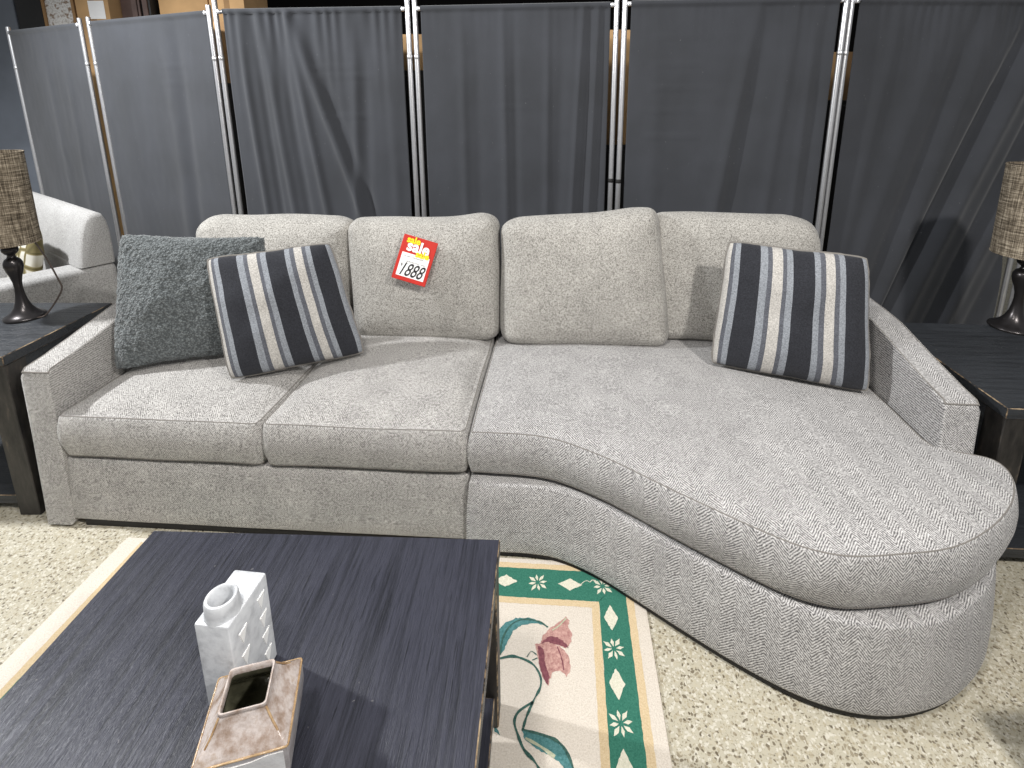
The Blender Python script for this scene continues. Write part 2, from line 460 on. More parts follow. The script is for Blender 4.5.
bm, tp, bt = cushion(cush_out, .280, .437, .038, .014, .013, .016, center=(.85, .16), seed=9, amp=.004, power=3.2)
s = obj('chaise_cushion', bm, M['herring'], sofa)
seam_tube('piping', tp, s); seam_tube('piping', bt, s)

# back cushions
def back_cushion(outline, y0, lean, seed, crown=.05, thick=.17):
    a = math.atan(lean)
    ex, eh, en = V((1, 0, 0)), V((0, math.sin(a), math.cos(a))), V((0, -math.cos(a), math.sin(a)))
    zb = .456
    fn = lambda p: V((0, y0, zb)) + ex*p.x + eh*p.y + en*p.z
    pts = [(x, (z-zb)/math.cos(a)) for x, z in outline]
    bm, tp, bt = cushion(round_poly(pts, .062, 6), -thick, 0, crown-.015, .02, .018, .036, fn=fn, seed=seed, amp=.012, freq=3.2, power=2.2, ex=.85, puff=.4)
    s = obj('back_cushion', bm, M['tweed_warm'], sofa)
    b = bmesh.new(); tube(b, tp, .0016, 6, True); obj('piping', b, M['tweed_warm'], s)
back_cushion([(-1.345, .46), (-.66, .46), (-.652, .955), (-.70, .975), (-1.28, .972), (-1.35, .93)], .60, .13, 11)
back_cushion([(-.625, .458), (.012, .458), (.006, .985), (-.05, 1.0), (-.17, .978), (-.40, .972), (-.61, .975), (-.64, .95)], .59, .13, 13, .052)
back_cushion([(.05, .46), (.752, .462), (.69, 1.0), (.672, 1.036), (.60, 1.036), (.455, 1.012), (.10, .985), (.045, .96)], .565, .14, 17, .05, .15)
back_cushion([(.70, .462), (1.40, .462), (1.398, .90), (1.37, .97), (1.28, 1.004), (.72, 1.004), (.69, .96)], .635, .13, 19, .04, .15)

# ------------------------------------------------------------------ throw pillows
def pillow(name, label, cat, TL, TR, BL, BR, thick, mat, group=None, fuzz=0, n=44, pinch=.024, seed=1):
    W = [SM @ V(p) for p in (TL, TR, BL, BR)]
    cen = sum(W, V())/4
    W = [cen+(p-cen)*1.035 for p in W]
    bm = bmesh.new(); uvl = bm.loops.layers.uv.new('UVMap')
    nor = ((W[1]-W[2]).cross(W[0]-W[3])).normalized()
    if nor.y > 0: nor = -nor
    def P(u, v, side):
        uu, vv = 2*u-1, 2*v-1
        # edges pull in between the corners
        rg = noise.noise(V((u*5, v*5, seed)))*.008
        ck = .03*(abs(uu)*abs(vv))**4
        pu = u-(.02+rg)*uu*(1-vv*vv)-ck*uu; pv = v-(pinch+rg)*vv*(1-uu*uu)-ck*vv
        q = (W[2]*(1-pu)+W[3]*pu)*(1-pv)+(W[0]*(1-pu)+W[1]*pu)*pv
        k = max(0, (1-uu**2)*(1-vv**2))
        h = thick/2*(k**.42)
        q = q+nor*side*h
        w = noise.noise(V((u*3+seed, v*3, side)))*.016*k**.3+noise.noise(V((u*7+seed, v*7, side+3)))*.005*k**.3
        q = q+nor*side*w
        if fuzz:
            q = q+noise.noise_vector(q*60)*fuzz+noise.noise_vector(q*140)*fuzz*.7
        return q-cen
    grid = {}
    for side in (1, -1):
        for i in range(n+1):
            for j in range(n+1):
                edge = i in (0, n) or j in (0, n)
                if edge and side == -1: grid[(side, i, j)] = grid[(1, i, j)]; continue
                # denser near the rim
                e = lambda t: .5-.5*math.cos(PI*t)
                u, v = (.5*e(i/n)+.5*i/n), (.5*e(j/n)+.5*j/n)
                grid[(side, i, j)] = (bm.verts.new(P(u, v, side)), u, v)
    for side in (1, -1):
        for i in range(n):
            for j in range(n):
                q = [grid[(side, a, b)] for a, b in ((i, j), (i+1, j), (i+1, j+1), (i, j+1))]
                if side == -1: q = q[::-1]
                f = bm.faces.new([x[0] for x in q])
                for l, x in zip(f.loops, q): l[uvl].uv = (x[1], x[2])
    rim = [grid[(1, i, 0)] for i in range(n)]+[grid[(1, n, j)] for j in range(n)]+[grid[(1, i, n)] for i in range(n, 0, -1)]+[grid[(1, 0, j)] for j in range(n, 0, -1)]
    loop = [x[0].co.copy() for x in rim]; uvs = [(x[1], x[2]) for x in rim]
    o = bpy.data.objects.new(name, None)
    root = thing(name, label, cat, cen, 0, group)
    obj('cover', bm, mat, root, 180)
    return root, loop, uvs, cen
root, loop, uvs, cen = pillow('throw_pillow', 'fuzzy slate grey fleece pillow leaning in the left corner of the sofa', 'pillow', (-1.43, .37, .985), (-.90, .47, .955), (-1.40, .205, .482), (-.93, .39, .49), .15, M['sherpa'], fuzz=.0035, n=110, pinch=.04, seed=4)
SL = dict(TL=(-1.05, .315, .905), TR=(-.63, .46, .935), BL=(-.918, .17, .487), BR=(-.49, .385, .497))
SR = dict(TL=(.93, .46, .97), TR=(1.40, .375, .94), BL=(.885, .405, .489), BR=(1.40, .25, .475))
for nm, d, lab, sd in (('throw_pillow', SL, 'navy and beige striped pillow propped against the fuzzy grey pillow', 8), ('throw_pillow', SR, 'navy and beige striped pillow on the chaise beside the right armrest', 21)):
    root, loop, uvs, cen = pillow(nm, lab, 'pillow', d['TL'], d['TR'], d['BL'], d['BR'], .165, M['stripes'], 'striped throw pillows', seed=sd)
    b = bmesh.new(); tube(b, [p+noise.noise_vector(p*40)*.002 for p in loop], .0042, 6, True)
    obj('piping', b, M['seam'], root)

# ------------------------------------------------------------------ sale tag
def text_mesh(s, size, shear=0, sx=1, bold=0):
    cu = bpy.data.curves.new('lettering', 'FONT'); cu.body = s; cu.size = size; cu.shear = shear; cu.offset = bold
    cu.align_x = 'CENTER'; cu.align_y = 'CENTER'; cu.extrude = .0002; cu.resolution_u = 4
    tmp = bpy.data.objects.new('tmp', cu); C.objects.link(tmp)
    dg = bpy.context.evaluated_depsgraph_get(); dg.update()
    me = bpy.data.meshes.new_from_object(tmp.evaluated_get(dg))
    C.objects.unlink(tmp); bpy.data.objects.remove(tmp)
    for v in me.vertices: v.co.x *= sx
    return me
tc = [SM @ V(p) for p in ((-.351, .588, .946), (-.206, .588, .904), (-.284, .529, .727), (-.424, .534, .766))]
tx = ((tc[1]-tc[0])+(tc[2]-tc[3])).normalized(); ty = ((tc[0]-tc[3])+(tc[1]-tc[2])).normalized()
tz = tx.cross(ty).normalized(); ty = tz.cross(tx).normalized()
tcen = sum(tc, V())/4 + tz*.012
tagroot = thing('sale_tag', 'red and white sale price card on the back cushion left of centre', 'price tag', tcen)
tagroot.matrix_world = Matrix.Translation(tcen) @ Matrix((tx, ty, tz)).transposed().to_4x4()
w, h = .147, .190
b = bmesh.new(); box(b, -w/2, w/2, -h/2, h/2, -.006, 0, .0015, 1); obj('card', b, M['red'], tagroot)
b = bmesh.new(); box(b, -w/2+.014, w/2-.014, -h/2+.018, .022, 0, .0006); obj('price_panel', b, M['paper'], tagroot, 0)
def letter(s, x, y, size, mat, z=.0012, **k):
    me = text_mesh(s, size, **k); me.materials.append(mat)
    o = bpy.data.objects.new('lettering', me); C.objects.link(o); o.parent = tagroot; o.location = (x, y, z); return o
letter('sale', -.026, .0775, .038, M['yellow'], bold=.0014)
letter('sale', .001, .0525, .064, M['white_ink'], .0018, bold=.002)
letter('sale', .026, .0275, .038, M['yellow'], .0024, bold=.0014)
letter('1888', -.004, -.048, .078, M['ink'], shear=.4, sx=.66, bold=.0006)
letter('$', -.047, -.030, .016, M['ink'])
b = bmesh.new()                                                        # two lines of handwriting, too small to read
for y0, xa, xb, sd in ((.008, -.048, .038, 1), (-.012, -.046, .05, 2)):
    pts = []; x = xa; k = 0
    while x < xb:
        g = noise.noise(V((x*400, sd*9, 0)))
        if noise.noise(V((x*90, sd*5, 2))) < -.25:
            if len(pts) > 2: tube(b, pts, .0005, 4)
            pts = []
        else: pts.append((x, y0+.0032*math.sin(k*1.9)+.002*g, .0009))
        x += .0016; k += 1
    if len(pts) > 2: tube(b, pts, .0005, 4)
box(b, -.05, .052, -.0205, -.0200, .0006, .0010)
obj('handwriting', b, M['ink'], tagroot, 0)

# ------------------------------------------------------------------ rug
def rug():
    x0, x1, y1, y0 = -1.20, .566, -.066, -2.2
    b = bmesh.new(); box(b, x0, x1, y0, y1, 0.0, .008, .003, 2)
    mats = [M[k] for k in ('r_cream', 'r_tan', 'r_green', 'r_motif', 'r_leaf', 'r_leafdark', 'r_leaflight', 'r_pink', 'r_wine')]
    Z = [.0085]
    def poly(pts, mi, jit=.0012, z=None, step=.006):
        z = z or Z[0]; P = resample([V(p) for p in pts], step)
        vs = [b.verts.new((p.x+random.uniform(-jit, jit), p.y+random.uniform(-jit, jit), z)) for p in P]
        f = b.faces.new(vs); f.material_index = mi
        if f.calc_area() and len(vs) > 4: bmesh.ops.triangulate(b, faces=[f])
    xl = x0+.028
    def frame(d0, d1, e0, e1, mi, z):
        # d: inset on the sides, e: inset at the ends
        xa, xb, ya, yb = xl+d0, x1-d0, y0+e0, y1-e0; xc, xd, yc, yd = xl+d1, x1-d1, y0+e1, y1-e1
        for q in (((xa, yb), (xb, yb), (xd, yd), (xc, yd)), ((xb, yb), (xb, ya), (xd, yc), (xd, yd)), ((xb, ya), (xa, ya), (xc, yc), (xd, yc)), ((xa, ya), (xa, yb), (xc, yd), (xc, yc))):
            poly(q, mi, .0009, z, .012)
    frame(.036, .060, .018, .040, 1, .0084)
    frame(.058, .141, .037, .138, 2, .0086)
    frame(.141, .164, .138, .158, 1, .0084)
    def diamond(cx, cy, lx, ly): poly([(cx-lx, cy), (cx, cy+ly), (cx+lx, cy), (cx, cy-ly)], 3, .0012, .0092)
    def daisy(cx, cy, r):
        for k in range(8):
            a = k*PI/4+.2; c, s = math.cos(a), math.sin(a); rr = r*(1.0 if k % 2 else .85)
            pts = [(cx+c*.2*rr, cy+s*.2*rr), (cx+c*.6*rr-s*.16*rr, cy+s*.6*rr+c*.16*rr), (cx+c*rr, cy+s*rr), (cx+c*.6*rr+s*.16*rr, cy+s*.6*rr-c*.16*rr)]
            poly(pts, 3, .0008, .0092)
    y = -.252; k = 0
    while y > y0+.15:
        for cx in (.457, -1.076):
            (diamond(cx, y, .021, .038) if k % 2 == 0 else daisy(cx, y, .034))
        y -= .0885; k += 1
    x = .439; k = 1
    while x > x0+.08:
        for cy in (-.152, y0+.09):
            (diamond(x, cy, .038, .021) if k % 2 == 0 else daisy(x, cy, .034))
        x -= .1015; k += 1
    def strip(pts, w, mi, z=.0091):
        P = catmull(pts, 5); N = len(P)
        L, R = [], []
        for i, p in enumerate(P):
            t = (P[min(i+1, N-1)]-P[max(i-1, 0)]).normalized(); n = V((-t.y, t.x))
            ww = w*(.7+.5*noise.noise(V((p.x*60, p.y*60, 0))))
            L.append(b.verts.new((p.x+n.x*ww, p.y+n.y*ww, z))); R.append(b.verts.new((p.x-n.x*ww, p.y-n.y*ww, z)))
        for i in range(N-1):
            f = b.faces.new((L[i], L[i+1], R[i+1], R[i])); f.material_index = mi
    def sprig(T):
        q = lambda L: [T(*p) for p in L]
        leaf1 = [(.128, -.316), (.143, -.29), (.177, -.27), (.216, -.267), (.249, -.276), (.271, -.289), (.238, -.282), (.196, -.289), (.173, -.308), (.162, -.334), (.151, -.365), (.143, -.379), (.134, -.366)]
        poly(q(leaf1), 4, .0016); strip(q([(.143, -.376), (.146, -.33), (.165, -.292), (.2, -.273), (.245, -.277), (.272, -.292)]), .0035, 5)
        poly(q([(.238, -.341), (.265, -.335), (.296, -.338), (.32, -.351), (.334, -.373), (.335, -.404), (.327, -.423), (.31, -.406), (.288, -.41), (.283, -.425), (.276, -.444), (.262, -.424), (.251, -.397), (.246, -.366)]), 7, .002)
        poly(q([(.258, -.315), (.289, -.285), (.31, -.272), (.324, -.255), (.335, -.267), (.33, -.289), (.341, -.306), (.338, -.33), (.324, -.348), (.296, -.34), (.272, -.338), (.252, -.34)]), 7, .002, .0087)
        poly(q([(.246, -.345), (.262, -.352), (.268, -.39), (.280, -.425), (.275, -.442), (.262, -.422), (.252, -.397)]), 8, .0018, .0092)
        poly(q([(.252, -.338), (.275, -.318), (.300, -.318), (.325, -.335), (.332, -.348), (.30, -.338), (.275, -.334)]), 8, .0018, .0092)
        strip(q([(.30, -.345), (.312, -.375), (.318, -.405)]), .002, 8); strip(q([(.285, -.30), (.305, -.285), (.325, -.262)]), .0028, 6, .0093)
        strip(q([(.144, -.386), (.176, -.378), (.21, -.384), (.238, -.398), (.256, -.424), (.257, -.45), (.242, -.48), (.226, -.518), (.219, -.544)]), .0042, 5)
        strip(q([(.24, -.485), (.207, -.507), (.197, -.53), (.208, -.557), (.225, -.585), (.255, -.61), (.29, -.66)]), .0042, 5)
        poly(q([(.216, -.544), (.24, -.55), (.27, -.551), (.3, -.561), (.323, -.581), (.345, -.618), (.352, -.65), (.335, -.632), (.311, -.605), (.283, -.591), (.254, -.581), (.224, -.564)]), 4, .0016)
        strip(q([(.216, -.545), (.262, -.552), (.302, -.563), (.328, -.588), (.35, -.64)]), .004, 5); strip(q([(.226, -.562), (.262, -.576), (.297, -.594)]), .0045, 6, .0093)
        strip(q([(.243, -.37), (.228, -.362), (.217, -.378)]), .0018, 5); strip(q([(.246, -.378), (.232, -.385)]), .0018, 5)
        poly(q([(.14, -.534), (.157, -.548), (.165, -.562), (.152, -.553)]), 4, .0012)
    sprig(lambda x, y: (x, y))
    sprig(lambda x, y: (-.62-x, y)); sprig(lambda x, y: (x, -2.2-y)); sprig(lambda x, y: (-.62-x, -2.2-y))
    strip([(.371, -.150), (.382, -.140), (.392, -.136), (.40, -.140), (.408, -.133), (.42, -.134)], .0016, 3, .0092)
    o = obj('area_rug', b, mats, None, 30, SO, PSI)
    tag(o, 'cream rug with green border and rose vine lying in front of the sofa', 'rug')
rug()

# ------------------------------------------------------------------ coffee table
ct = thing('coffee_table', 'square black wood coffee table with rubbed edges in front of the sofa', 'coffee table', (-.494, .622, 0), rad(-1.8))
W2, D2 = .412, .40
b = bmesh.new(); box(b, -W2, W2, -D2, D2, .462, .5, .0022, 1, 0, 1); obj('tabletop', b, [M['wood'], M['worn']], ct, 30)
for nm, q in (('apron', (-W2+.05, W2-.05, D2-.045, D2-.025)), ('apron', (-W2+.05, W2-.05, -D2+.025, -D2+.045)), ('apron', (-W2+.025, -W2+.045, -D2+.05, D2-.05)), ('apron', (W2-.045, W2-.025, -D2+.05, D2-.05))):
    b = bmesh.new(); box(b, q[0], q[1], q[2], q[3], .385, .462, .002, 1); obj(nm, b, M['wood_side'], ct, 30)
for sx in (-1, 1):
    for sy in (-1, 1):
        b = bmesh.new(); xa, ya = sx*(W2-.032), sy*(D2-.032); box(b, xa-.028, xa+.028, ya-.028, ya+.028, .0095, .462, .003, 1, 0, 1); obj('leg', b, [M['leg'], M['worn']], ct, 30)
b = bmesh.new(); box(b, -W2+.012, W2-.012, -D2+.065, D2-.065, .085, .115, .002, 1, 0, 1); obj('shelf', b, [M['wood'], M['worn']], ct, 30)

# a second table of the same kind, added out of view to shade the floor
nt = ct.copy(); C.objects.link(nt); nt.location = (1.575, .385, 0); nt.rotation_euler = (0, 0, rad(2))
tag(nt, 'added black coffee table out of view past the lower right edge, casting the shadow beside the chaise', 'coffee table')
for ch in list(ct.children):
    k = ch.copy(); C.objects.link(k); k.parent = nt

# ------------------------------------------------------------------ vases
def vase_white():
    root = thing('vase', 'white block vase with round neck and carved triangles on the coffee table', 'vase', (-.5005, .706, .5002), rad(-6.2))
    b = bmesh.new(); hw, hd, H = .030, .050, .184
    nc = V((.001, -.022))
    def ring(h, z):
        P = resample(round_poly([(-hw, -hd), (hw, -hd), (hw, hd), (-hw, hd)], .004, 3), .006); N2 = normals2(P)
        P = [p+q*h for p, q in zip(P, N2)]
        return P, [b.verts.new((p.x, p.y, z)) for p in P]
    P0, r0 = ring(-.003, 0); R = [r0, ring(0, .003)[1]]
    n = len(P0)
    for h, z in ((0, H-.003), (-.001, H-.0008), (-.003, H)):
        P, r = ring(h, z); R.append(r)
    n = min(len(r) for r in R)
    ang = [math.atan2(v.co.y-nc.y, v.co.x-nc.x) for v in R[-1]]
    for rr, z in ((.022, H), (.0175, H-.004), (.0185, .05)): R.append([b.verts.new((nc.x+rr*math.cos(k), nc.y+rr*math.sin(k), z)) for k in ang])
    for A, B in zip(R, R[1:]):
        for k in range(len(A)): b.faces.new((A[k], A[(k+1) % len(A)], B[(k+1) % len(B)], B[k]))
    b.faces.new(R[0]); b.faces.new(R[-1])
    obj('body', b, M['whiteclay'], root, 30)
    b = bmesh.new()
    lathe(b, [(.0175, .178), (.0175, .209), (.020, .2125), (.0235, .212), (.0255, .208), (.0262, .195), (.0272, .187), (.0284, .1815), (.0175, .178)], 40, (.001, -.022, 0))
    obj('neck', b, M['whiteclay'], root, 50)
    for yy, zz, s in ((.028, .150, 1), (.028, .110, 1), (.028, .070, 1), (-.022, .138, 1), (-.022, .094, 1), (-.022, .052, 1), (.028, .032, 1), (-.022, .016, 1)):
        tri = bmesh.new()
        p = [(yy-.0105, zz+.010), (yy+.0105, zz+.012), (yy-.003, zz-.017)]; g = (yy-.001, zz+.002)
        lo = [tri.verts.new((hw-.0005, y, z)) for y, z in p]; up = [tri.verts.new((hw+.0016, g[0]+(y-g[0])*.9, g[1]+(z-g[1])*.9)) for y, z in p]
        for i in range(3): tri.faces.new((lo[i], lo[(i+1) % 3], up[(i+1) % 3], up[i]))
        tri.faces.new(up); tri.faces.new(lo[::-1])
        obj('carved_triangle', tri, M['white_ink'], root, 0)
vase_white()
def vase_brown():
    root = thing('vase', 'square brown drip glazed vase with an open lip in front of the white vase', 'vase', (-.420, .5965, .5002), rad(14.5))
    def sq(b, h, z, rnd=.004):
        P = round_poly([(-h, -h), (h, -h), (h, h), (-h, h)], rnd, 3)
        return [b.verts.new((p.x, p.y, z)) for p in P]
    b = bmesh.new()
    prof = [(.046, 0), (.050, .002), (.057, .035), (.0615, .062), (.062, .088), (.0615, .098), (.059, .103), (.050, .112), (.040, .124), (.034, .136), (.0315, .142)]
    R = [sq(b, h, z) for h, z in prof]
    n = len(R[0])
    for A, B in zip(R, R[1:]):
        for k in range(n): b.faces.new((A[k], A[(k+1) % n], B[(k+1) % n], B[k]))
    b.faces.new(R[0])
    for f in b.faces: f.material_index = 1 if f.calc_center_median().z < .097 else 0
    obj('body', b, [M['glaze'], M['glaze_grey']], root, 24)
    b = bmesh.new()
    R = [sq(b, h, z, .006) for h, z in ((.0315, .141), (.0328, .145), (.032, .148), (.0302, .148), (.029, .146), (.029, .138))]
    n = len(R[0])
    for A, B in zip(R, R[1:]):
        for k in range(n): b.faces.new((A[k], A[(k+1) % n], B[(k+1) % n], B[k]))
    obj('lip', b, M['glaze'], root, 40)
    b = bmesh.new()
    R = [sq(b, h, z, .006) for h, z in ((.029, .142), (.030, .13), (.044, .108), (.055, .09), (.055, .03), (.044, .008))]
    for A, B in zip(R, R[1:]):
        for k in range(n): b.faces.new((A[k], A[(k+1) % n], B[(k+1) % n], B[k]))
    b.faces.new(R[-1][::-1])
    obj('inside', b, M['glaze_in'], root, 40)
    b = bmesh.new()
    for a in range(4):                                                  # ridge ribs down the shoulder corners
        m = Matrix.Rotation(a*PI/2, 4, 'Z')
        tube(b, [m @ V((h, h, z)) for h, z in ((.031, .1415), (.0335, .1365), (.0395, .1245), (.047, .1135))], .0016, 6)
    P = resample(round_poly([(-.0615, -.0615), (.0615, -.0615), (.0615, .0615), (-.0615, .0615)], .004, 3), .01)
    tube(b, [(p.x, p.y, .0995) for p in P], .0017, 6, True)
    obj('glazed_ridge', b, M['glaze_edge'], root, 60)
    b = bmesh.new()
    for a in (0,):
        m = Matrix.Rotation(a*PI/2, 4, 'Z'); r = random.Random(a+2)
        top = [(x, .094+r.uniform(-.004, .002)) for x in (-.055, -.035, -.012, .012, .035, .055)]
        bot = [(x, .06-r.uniform(0, .045)) for x in (.055, .04, .028, .012, -.004, -.02, -.036, -.055)]
        vs = [b.verts.new(m @ V((x, -.0632, z))) for x, z in top+bot]
        f = b.faces.new(vs); ex = bmesh.ops.extrude_face_region(b, geom=[f])
        for g in ex['geom']:
            if isinstance(g, bmesh.types.BMVert): g.co += m.to_3x3() @ V((0, .008, 0))
    bmesh.ops.triangulate(b, faces=b.faces[:])
    obj('white_drip', b, M['drip'], root, 30)
vase_brown()

# ------------------------------------------------------------------ side tables
def side_table(label, loc, rotz, w, d, h):
    t = thing('side_table', label, 'side table', loc, rotz)
    b = bmesh.new(); box(b, 0, w, 0, d, h-.036, h, .0022, 1, 0, 1); obj('tabletop', b, [M['wood_side'], M['worn']], t, 30)
    for x in (.0415, w-.0415):
        for y in (.0415, d-.0415):
            b = bmesh.new(); box(b, x-.0385, x+.0385, y-.0385, y+.0385, 0, h-.036, .0025, 1, 0, 1); obj('leg', b, [M['leg'], M['leg']], t, 30)
    b = bmesh.new(); box(b, .02, w-.02, .02, d-.02, .035, .072, .002, 1, 0, 1); obj('shelf', b, [M['wood_side'], M['worn']], t, 30)
    for y in (.012, d-.032):
        b = bmesh.new(); box(b, .08, w-.08, y, y+.02, h-.10, h-.036, .002, 1); obj('apron', b, M['wood_side'], t, 30)
    for x in (.012, w-.032):
        b = bmesh.new(); box(b, x, x+.02, .08, d-.08, h-.10, h-.036, .002, 1); obj('apron', b, M['wood_side'], t, 30)
    return t
side_table('black side table left of the sofa by the light grey loveseat', (-2.40, 1.617, 0), 0, .60, .48, .64)
tr = side_table('black side table right of the sofa with a pale worn corner', (1.437, 1.392, 0), rad(-3.6), .62, .62, .59)
b = bmesh.new(); box(b, .05, .57, .585, .60, .072, .49, .002, 1); obj('back_panel', b, M['wood_side'], tr, 30)

# ------------------------------------------------------------------ lamps
def lamp(label, loc, cord, s=1.0):
    L = thing('table_lamp', label, 'lamp', loc, 0, 'bronze table lamps')
    b = bmesh.new()
    prof = [(0, 0), (.071, 0), (.073, .005), (.071, .010), (.058, .017), (.042, .03), (.030, .048), (.0215, .072), (.0165, .1), (.0145, .125), (.0155, .15), (.021, .175), (.029, .198), (.0325, .215), (.032, .230), (.026, .243), (.017, .250), (.0135, .256), (.0135, .262), (.020, .267), (.0265, .275), (.0285, .284), (.0265, .293), (.019, .300), (.0125, .305), (.011, .32), (.012, .345), (0, .346)]
    lathe(b, [(r*s, z) for r, z in prof], 44); obj('base', b, M['pewter'], L, 60)
    b = bmesh.new(); lathe(b, [(.017, .34), (.018, .375), (.012, .38), (.012, .385), (0, .385)], 20)
    tube(b, [(-.012, 0, .36), (-.045, 0, .42), (-.05, 0, .52), (-.03, 0, .61), (0, 0, .655), (.03, 0, .61), (.05, 0, .52), (.045, 0, .42), (.012, 0, .36)], .002, 6)
    lathe(b, [(0, .65), (.006, .652), (.007, .664), (.004, .678), (0, .685)], 14)
    obj('harp', b, M['pewter'], L, 60)
    b = bmesh.new(); z0, z1, r0, r1 = .312, .660, .105*s, .108*s
    lathe(b, [(r0-.002, z0), (r0, z0), (r0+.0005, z0+.004), (r1+.0005, z1-.004), (r1, z1), (r1-.002, z1), (r0-.002, z0)], 64)
    sh = obj('lamp_shade', b, M['shade'], L, 50)
    for z, r in ((z0, r0), (z1, r1)):
        b = bmesh.new(); tube(b, [(r*math.cos(a*PI/24), r*math.sin(a*PI/24), z) for a in range(48)], .0026, 6, True); obj('rim', b, M['shade'], sh, 60)
    b = bmesh.new()
    for a in range(3): tube(b, [(0, 0, .654), (math.cos(a*2*PI/3)*r1*.97, math.sin(a*2*PI/3)*r1*.97, z1-.004)], .0015, 5)
    obj('spider', b, M['pewter'], sh, 60)
    if cord:
        b = bmesh.new(); tube(b, catmull(cord, 8), .0032, 7); obj('cord', b, M['cord'], L, 60)
    return L
lamp('bronze lamp with burlap shade on the side table left of the sofa', (-2.03, 1.945, .6402), [(.05, .01, .42), (.075, .02, .33), (.095, .04, .24), (.118, .05, .14), (.122, .05, .10), (.098, .03, .045), (.075, .005, .006), (.06, -.02, .006)], .92)
lamp('bronze lamp with burlap shade on the side table right of the sofa', (1.960, 1.955, .5902), None, 1.11)

# ------------------------------------------------------------------ loveseat behind the left table
e1 = V((-.83, .56, 0)).normalized(); AO = V((-2.168, 2.602, 0)); ang = math.atan2(e1.y, e1.x)
ac = thing('loveseat', 'pale grey upholstered loveseat behind the left side table and lamp', 'sofa', AO, ang)
# local x along the back, local +y faces its front
Wd, Dp = 1.25, .78
b = bmesh.new(); box(b, .005, Wd-.005, .02, Dp-.04, .10, .30, .02, 3); obj('base', b, M['lightfab'], ac)
prof = [(.0, .665), (-.002, .75), (-.001, .84), (.006, .89), (.02, .922), (.045, .938), (.072, .934), (.098, .906), (.118, .86), (.138, .77), (.15, .70), (.155, .665)]
b = bmesh.new(); R = []
for x, k in ((.0, .80), (.006, .90), (.018, .965), (.04, 1), (Wd*.5, 1.01), (Wd-.04, 1), (Wd-.018, .965), (Wd-.006, .90), (Wd, .80)):
    R.append([b.verts.new((x, .07+(y-.07)*k, .665+(z-.665)*(1-(1-k)*.45))) for y, z in prof])
for A, B in zip(R, R[1:]):
    for i in range(len(A)): b.faces.new((A[i], A[(i+1) % len(A)], B[(i+1) % len(B)], B[i]))
b.faces.new(R[0]); b.faces.new(R[-1][::-1])
obj('backrest', b, M['lightfab'], ac, 70)
b = bmesh.new(); box(b, .165, Wd-.165, .01, .16, .12, .68, .01, 2); obj('lower_back', b, M['lightfab'], ac, 50)
for x in (.002, Wd-.172):
    b = bmesh.new(); box(b, x, x+.17, .0, Dp, .10, .662, .03, 4); obj('armrest', b, M['lightfab'], ac, 50)
bm, tp, bt = cushion(round_poly([(.175, .235), (Wd-.175, .235), (Wd-.175, Dp-.01), (.175, Dp-.01)], .04, 4), .30, .44, .03, 0, .01, .02)
s = obj('seat_cushion', bm, M['lightfab'], ac); seam_tube('piping', tp, s)
for x in (.07, Wd-.07):
    for y in (.08, Dp-.08):
        b = bmesh.new(); lathe(b, [(0, 0), (.018, 0), (.026, .105), (0, .105)], 14, (x, y, 0)); obj('foot', b, M['black'], ac)
AM = Matrix.Translation(AO) @ Matrix.Rotation(ang, 4, 'Z')
inv = SM.inverted()
P = lambda x, y, z: tuple(inv @ (AM @ V((x, y, z))))
pillow('throw_pillow', 'cream pillow with olive leaf lattice print on the pale loveseat', 'pillow', P(.55, .235, .87), P(.165, .235, .87), P(.55, .31, .49), P(.185, .31, .49), .10, M['leafy'], seed=31)

# ------------------------------------------------------------------ curtain screens
PZ = 1.95
panels = [
 ((-3.701, 3.885), (-2.843, 3.47), 1.99), ((-2.751, 3.425), (-1.744, 2.995), 1.99), ((-1.688, 2.961), (-.636, 2.865), 2.25), ((-.598, 2.865), (.431, 2.746), 2.25),
 ((.468, 2.72), (1.494, 2.615), 2.25), ((1.532, 2.637), (2.575, 2.66), 2.25), ((2.613, 2.64), (3.5, 2.5), 2.25)]
inset = [(.018, .018), (.018, .018), (.042, .033), (.032, .030), (.030, .030), (.037, .03), (.03, .03)]
# folds: (u at the top, u at the hem, amplitude, width)
folds = [
 [(.45, .5, .004, .05), (.75, .7, .004, .04)],
 [(.2, .2, .004, .1), (.66, .62, .009, .05), (.74, .70, -.009, .04)],
 [(.08, .16, .018, .022), (.16, .24, -.012, .02), (.21, .34, .018, .025), (.29, .42, -.014, .025), (.36, .56, .02, .025), (.37, .86, .026, .03), (.43, .92, -.018, .035), (.74, .66, .012, .025), (.80, .72, -.012, .03), (.93, .92, .008, .03)],
 [(.22, .22, .010, .025), (.30, .30, -.006, .03), (.44, .46, .013, .022), (.50, .52, -.010, .02), (.68, .68, .011, .02), (.76, .74, -.008, .03), (.86, .80, .014, .015), (.905, .86, -.016, .014), (.94, .9, .014, .014), (.97, .95, -.01, .014)],
 [(.14, .16, .006, .04), (.62, .42, .016, .035), (.68, .5, -.012, .04), (.80, .72, .010, .03), (.9, .88, .008, .02), (.95, .94, -.008, .02)],
 [(.22, .05, .008, .04), (.46, .12, .012, .05), (.62, .24, -.016, .04), (.70, .34, .014, .05), (.90, .38, -.042, .034), (1.0, .48, .036, .055), (1.16, .66, -.028, .035), (1.26, .74, .026, .05), (1.4, .9, -.02, .04)],
 [(.2, .1, .02, .04), (.5, .4, -.02, .04), (.7, .7, .02, .04)]]
